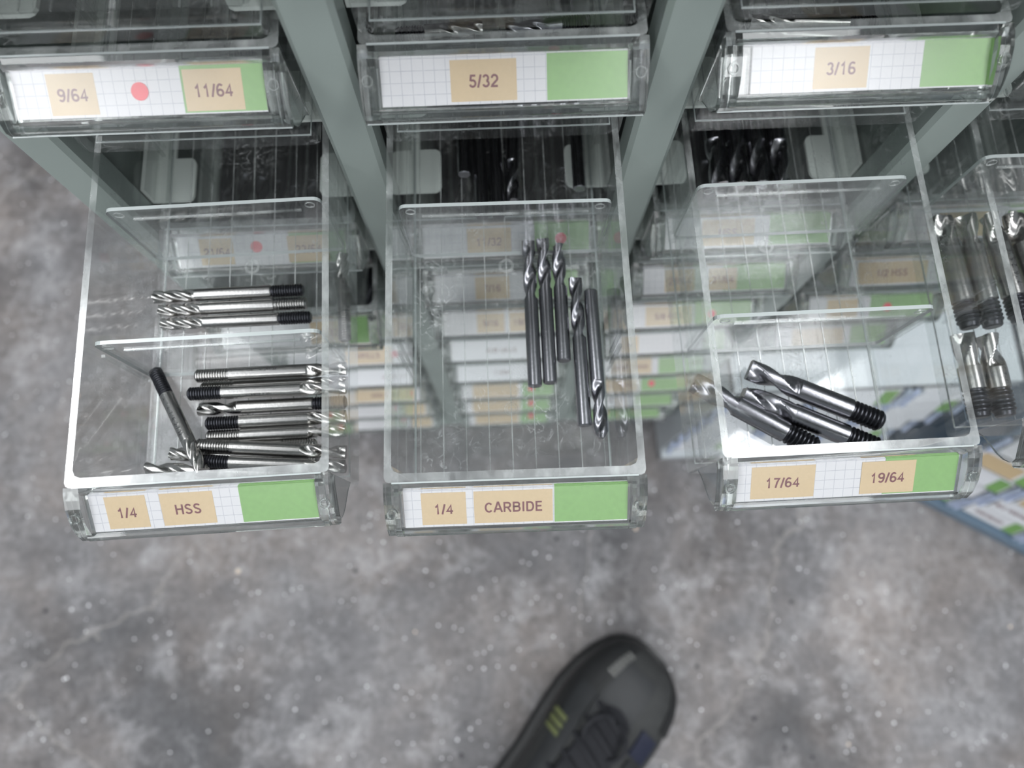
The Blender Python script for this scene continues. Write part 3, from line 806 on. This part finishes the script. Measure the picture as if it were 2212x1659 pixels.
for lb, a, b, lf, r in [
    ('thick end mill lying uppermost of three in the front of the 17/64 drawer', (114.4, 85.0, 558.0), (172.4, 58.0, 556.8), 24, 0.9),
    ('thick end mill lying in the middle of three in the 17/64 drawer', (110.9, 74.2, 556.6), (168.9, 46.0, 556.6), 24, 2.4),
    ('thick end mill nearest the left wall of the 17/64 drawer, tip behind the wall', (88.3, 80.4, 556.6), (140.8, 47.2, 556.6), 22, 0.2)]:
    mill(lb, mm(a), mm(b), 0.0100, lf / 1000, 2, 0.0150, ('carbide', 'carbide', 'black'), 'thick end mills in the 17/64 drawer', r)
for i, (x, y) in enumerate(((112, 181), (122.5, 180), (133, 180), (144, 179))):
    mill(('dark end mill in the shaded back of the 17/64 drawer, ' + ('leftmost', 'second from left', 'third from left', 'rightmost')[i]),
         mm((x, y, 556.4)), mm((x + 0.5, y + 65, 556.4)), 0.0095, 0.024, 2, 0.014, ('carbide', 'carbide', 'black'), 'end mills in the back of the 17/64 drawer')
for lb, a, b, r in [
    ('bright thick end mill against the left wall of the fourth open drawer', (218.4, 158.5, 556.8), (221.9, 101.0, 556.8), 0.4),
    ('bright thick end mill second from the left wall in the fourth open drawer', (230.5, 158.3, 556.8), (232.8, 101.0, 556.8), 1.4),
    ('bright thick end mill with etched size, third from left in the fourth open drawer', (242.5, 158.4, 556.8), (246.8, 103.0, 556.8), 2.4),
    ('bright thick end mill fourth from the left wall of the fourth open drawer', (254.5, 158.6, 556.8), (259.8, 103.0, 556.8), 0.2),
    ('bright end mill with dark thread in the front left of the fourth open drawer', (217.3, 98.0, 556.8), (217.8, 58.0, 556.8), 1.0),
    ('bright end mill with etched size in the front of the fourth open drawer', (228.6, 97.0, 556.8), (229.4, 58.0, 556.8), 2.0)]:
    mill(lb, mm(a), mm(b), 0.0104, 0.016, 2, 0.0130, ('flute', 'steel', 'black'), 'end mills in the fourth open drawer', r, etch=('7/16X2-5/16', 0.0026, 0.52, 0.2) if 'etched' in lb and 'third from' in lb else ('3/8X7/16X2-5/8', 0.0018, 0.52, 0.2) if 'etched' in lb else None)
R4F = (rim_z(4) - HB + ZI) * 1000 - 100
for c, nm, n in ((1, '21/64 and 23/64', 8), (2, '11/32', 8), (3, 'HSS', 8)):
    for i in range(n):
        x = col_x(c) * 1000 - 36 + 72 * i / (n - 1); j = random.uniform(-2, 2)
        mill('dark end mill in the shaded drawer behind the label marked ' + nm, mm((x + j * .3, 206 + j * 3, R4F + 4.6)), mm((x - j * .3, 276 + j * 3, R4F + 4.6)), 0.0088, 0.024, 2, 0.014,
             ('black', 'black', 'black'), 'dark end mills in the shaded drawer marked ' + nm)
# glimpsed through the slit above the row-two labels
R2F = (rim_z(2) - HB + ZI) * 1000 - 100
for lb, a, b, th, mt in [
    ('black-threaded end mill glimpsed above the 5/32 label', (-2, 224, R2F + 3.4), (-52.8 + 14, 222, R2F + 3.4), 'black', 'steel'),
    ('end mill with open flutes glimpsed right of the shiny shank above the 5/32 label', (8, 222, R2F + 3.4), (44, 226, R2F + 3.4), 'black', 'carbide'),
    ('fluted end mill glimpsed above the 3/16 label', (112, 222, R2F + 4.2), (166, 219, R2F + 4.2), 'black', 'flute'),
    ('dark end mill glimpsed above the 9/64 label', (-150, 214, R2F + 3.4), (-98, 218, R2F + 3.4), 'black', 'carbide')]:
    mill(lb, mm(a), mm(b), 0.0062, 0.018, 3, 0.012, (mt, mt, th), 'end mills glimpsed in the closed drawers')
R5F = (rim_z(5) - HB + ZI) * 1000 - 100
mill('black-threaded end mill in the slightly open drawer left of the 1/4 CARBIDE drawer', mm((-84, 172, R5F + 4.2)), mm((-82, 218, R5F + 4.2)), 0.0080, 0.016, 4, 0.012, ('black', 'black', 'black'), None)


# ------------------------------------------------------------------ small drawer cabinets on the floor at right
SW, SH = 0.089, 0.050


def small_drawer_meshes():
    b = MB(); x = SW / 2 - 0.002; h = SH - 0.006
    # front shell: a sloped face with a lip, then the tray going back
    b.prism_x([(0.0, 0.0), (0.20, 0.0), (0.20, h), (0.198, h), (0.198, 0.002), (0.002, 0.002), (0.012, h), (0.010, h)], -x + .003, x - .003)
    b.box(-x + .003, -x + .005, 0.0, 0.2, 0.002, h * .9); b.box(x - .005, x - .003, 0.0, 0.2, 0.002, h * .9)
    body = b.mesh('tray', [M['bin']])
    c = MB(); c.prism_x([(-0.0015, 0.003), (-0.0009, 0.0025), (0.0066, 0.0330), (0.0060, 0.0335)], -x + 0.010, x - 0.007)
    card = c.mesh('label_card', [M['white']])
    knobs = []
    for s in (-1, 1):
        k = MB(); rg = []
        for z, q in ((0.0, 0.0026), (0.004, 0.0034), (0.012, 0.0028), (0.026, 0.0028), (0.031, 0.0036), (0.034, 0.0022)):
            rg.append([(s * (x - 0.002) + q * math.cos(a), -0.003 + z * 0.2 + q * math.sin(a), z) for a in [2 * PI * i / 10 for i in range(10)]])
        k.rings(rg)
        knobs.append(k.mesh('end_clip', [M['knob']], smooth=math.radians(50)))
    g = MB(); g.prism_x([(-0.0021, 0.004), (-0.0013, 0.0038), (0.0054, 0.0300), (0.0050, 0.0302)], x * 0.45, x - 0.009)
    green = g.mesh('green_sticker', [M['green']])
    tn = MB(); tn.prism_x([(-0.0021, 0.005), (-0.0013, 0.0048), (0.0054, 0.0292), (0.0050, 0.0294)], -x * 0.70, x * 0.36)
    tan = tn.mesh('tan_sticker', [M['tan']])
    return body, card, knobs, green, tan


SB, SC, SK, SG, ST = small_drawer_meshes()


def small_cabinet(label, origin, rz, nx, nz, depth, texts, side, paint='bluerail'):
    t = thing('small_parts_cabinet', label, 'cabinet', origin, rz)
    Wd = nx * SW + 0.006; Hd = nz * SH + 0.038
    b = MB(); b.box(0, Wd, 0.004, depth, 0.0, 0.030); b.box(0, Wd, -0.006, 0.004, 0.004, 0.022)
    link('base_rail', b.mesh('base_rail', [M[paint]]), t)
    b = MB(); b.box(0, 0.003, 0.006, depth, 0.030, Hd); b.box(Wd - 0.003, Wd, 0.006, depth, 0.030, Hd); b.box(0, Wd, 0.006, depth, Hd - 0.003, Hd)
    b.box(0, Wd, depth - 0.003, depth, 0.030, Hd)
    link('shell', b.mesh('shell', [M[paint]]), t)
    names = ['first', 'second', 'third', 'fourth', 'fifth', 'sixth', 'seventh']
    for j in range(nz):
        b = MB(); b.box(0.003, Wd - 0.003, 0.012, depth - 0.003, 0.0300 + j * SH, 0.0312 + j * SH)
        link('shelf', b.mesh('shelf', [M[paint]]), t)
    for j in range(nz):
        for i in range(nx):
            p = Matrix.Translation(origin) @ Matrix.Rotation(rz, 4, 'Z') @ Vector((0.003 + (i + 0.5) * SW, 0.002, 0.0318 + j * SH))
            txt = texts.get((i, j))
            lb = 'small clear drawer in the %s, %s row up, %s from left' % (side, names[j], names[i])
            if txt and txt[0]: lb += ', marked ' + txt[0]
            d = thing('parts_bin', lb, 'drawer', p, rz, 'small drawers in the ' + side)
            link('tray', SB, d); link('label_card', SC, d); link('end_clip', SK[0], d); link('end_clip', SK[1], d)
            kind = txt[1] if txt else ('green' if (i + j) % 3 == 0 else 'plain')
            if 'green' in kind: link('green_sticker', SG, d)
            if 'tan' in kind: link('tan_sticker', ST, d)
            if txt and txt[0]:
                vs, fs = text_geo(txt[0], 0.0062)
                sl = Matrix.Translation((-0.006, 0.0019 - 0.0016, 0.0175)) @ Matrix.Rotation(math.atan2(0.0265, 0.0071), 4, 'X')
                q = MB(); q.add([sl @ Vector(v) for v in vs], fs)
                link('lettering', q.mesh('lettering', [M['ink']]), d)
    return t


small_cabinet('low cabinet of small clear drawers standing on the floor beside the third drawer column', (0.2095, 0.1425, 0), 0.0, 3, 6, 0.30, {(0, 5): (None, 'plain'), (0, 4): (None, 'plain')}, 'low pale cabinet', 'palerail')
small_cabinet('low angled cabinet of small clear drawers at the lower right, turned towards the floor', (0.499, 0.104, 0), math.radians(-31.0), 3, 5, 0.26,
              {(0, 0): (None, 'green'), (1, 0): ('HANDLES', 'green'), (1, 1): ('ALL HANDLES', 'plain'), (0, 1): (None, 'plain'), (0, 2): (None, 'green'), (1, 2): ('EDGE', 'tan green'), (0, 3): (None, 'tan green'), (1, 3): (None, 'green')}, 'angled cabinet')


# ------------------------------------------------------------------ shoe
def shoe():
    t = thing('shoe', 'black safety shoe with dark laces standing on the concrete floor', 'shoe', (0.180, -0.110, 0.0), 0.0)
    ang = math.radians(48)
    # local frame: u from toe to heel, v to the wearer's right
    fwd = Vector((-math.sin(ang), -math.cos(ang), 0)); side = Vector((math.cos(ang), -math.sin(ang), 0))
    Rm = Matrix.Identity(4)
    for i in range(3): Rm[i][0] = fwd[i]; Rm[i][1] = side[i]; Rm[i][2] = (0, 0, 1)[i]
    Rm = Rm @ Matrix.Scale(1.07, 4)
    us = [0, .004, .012, .025, .045, .07, .10, .14, .18, .22, .26, .285, .298, .302]
    hw = [.010, .024, .038, .049, .0575, .062, .063, .059, .052, .047, .044, .037, .022, .010]
    cen = [-.004, -.004, -.003, -.002, -.001, 0, .001, .003, .005, .005, .003, .001, 0, 0]
    def ring(u, w, c, z0, z1, e=1.0, n=28):
        pts = []
        for k in range(n):
            a = 2 * PI * k / n
            ca, sa = math.cos(a), math.sin(a)
            y = c + w * math.copysign(abs(ca) ** e, ca); z = (z0 + z1) / 2 + (z1 - z0) / 2 * math.copysign(abs(sa) ** e, sa)
            pts.append((u, y, z))
        return pts
    b = MB(); b.rings([ring(u, w + .003, c, 0.0, .026 + (.004 if u < .05 else 0), .35) for u, w, c in zip(us, hw, cen)])
    link('sole', b.mesh('sole', [M['rubber']], smooth=math.radians(50)), t, Rm)
    uu = [.005, .010, .020, .035, .055, .075, .095, .115, .14, .17, .20, .24, .27, .29, .297]
    ww = [.022, .032, .043, .051, .0565, .0595, .0595, .0575, .054, .049, .0455, .043, .039, .028, .016]
    top = [.040, .050, .060, .066, .070, .074, .081, .090, .100, .108, .112, .110, .108, .102, .085]
    def cc(u): return -.003 + min(u, .16) * .05
    b = MB(); b.rings([ring(u, w, cc(u), .018, h, .78) for u, w, h in zip(uu, ww, top)])
    link('upper', b.mesh('upper', [M['mesh']], smooth=math.radians(60)), t, Rm)
    # rubber toe bumper
    def shell(u0, u1, grow, a0, a1, nm, m, hz=0.0, n=14, steps=9):
        bb = MB(); rows = []
        for i in range(steps + 1):
            u = u0 + (u1 - u0) * i / steps
            j = max(k for k in range(len(uu)) if uu[k] <= max(u, uu[0]) + 1e-9); j = min(j, len(uu) - 2)
            f = min(1, max(0, (u - uu[j]) / (uu[j + 1] - uu[j])))
            w = ww[j] + f * (ww[j + 1] - ww[j]) + grow; h = top[j] + f * (top[j + 1] - top[j]) + grow
            z0 = .018; c = cc(u); outer = []; inner = []
            for k in range(n + 1):
                a = math.radians(a0 + (a1 - a0) * k / n); ca, sa = math.cos(a), math.sin(a); e = .78
                for lst, g in ((outer, 0), (inner, -.003)):
                    y = c + (w + g) * math.copysign(abs(ca) ** e, ca); z = (z0 + h) / 2 + ((h - z0) / 2 + g) * math.copysign(abs(sa) ** e, sa) + hz
                    lst.append((u, y, z))
            rows.append(outer + inner[::-1])
        bb.rings(rows); return link(nm, bb.mesh(nm, [m], smooth=math.radians(50)), t, Rm)
    shell(.006, .060, .0022, -10, 42, 'toe_bumper', M['rubber'])
    shell(.006, .135, .0024, 118, 190, 'toe_bumper', M['rubber'])
    shell(.028, .105, .0020, 78, 112, 'vamp_overlay', M['leather'])
    shell(.070, .098, .0026, 40, 66, 'side_patch', M['navy'])
    shell(.078, .20, .0030, 114, 142, 'eyelet_stay', M['leather'])
    shell(.102, .20, .0030, 34, 62, 'eyelet_stay', M['leather'])
    for k in range(3): shell(.118 + k * .008, .123 + k * .008, .0036, 128, 156, 'side_stripe', M['olive'], steps=2)
    for k in range(6): shell(.022 + k * .0055, .0255 + k * .0055, .0036, 112, 124, 'ribbed_tab', M['tab'], steps=2, n=4)
    b = MB(); b.rings([ring(u, w, cc(u), z0, z0 + .012, .7) for u, w, z0 in ((.070, .010, .062), (.080, .019, .068), (.11, .022, .081), (.15, .024, .099), (.19, .025, .110), (.205, .024, .120))])
    link('tongue', b.mesh('tongue', [M['lace']], smooth=math.radians(50)), t, Rm)
    for k in range(5):
        u = .082 + k * .020; z = .078 + k * .0082
        b = MB(); b.tube([(u, cc(u) - .030, z - .008), (u + .003, cc(u) - .016, z + .006), (u + .006, cc(u), z + .0095), (u + .009, cc(u) + .016, z + .006), (u + .012, cc(u) + .030, z - .008)], .0032)
        link('lace', b.mesh('lace', [M['lace']], smooth=math.radians(60)), t, Rm)
    # knot and loops
    b = MB()
    for s in (-1, 1):
        b.tube([(.084 + .034 * (1 - math.cos(a)) * .6, cc(.09) + s * (.004 + .019 * math.sin(a)), .088 + .012 * math.sin(a)) for a in [PI * i / 8 for i in range(9)]], .0026)
    link('lace_bow', b.mesh('lace_bow', [M['lace']], smooth=math.radians(60)), t, Rm)
    b = MB(); b.rings([ring(u, w, .005, z0, z1, .8) for u, w, z0, z1 in ((.195, .030, .095, .118), (.215, .037, .095, .124), (.250, .037, .095, .124), (.275, .028, .095, .121))])
    link('collar', b.mesh('collar', [M['navy']], smooth=math.radians(50)), t, Rm)
    return t


shoe()
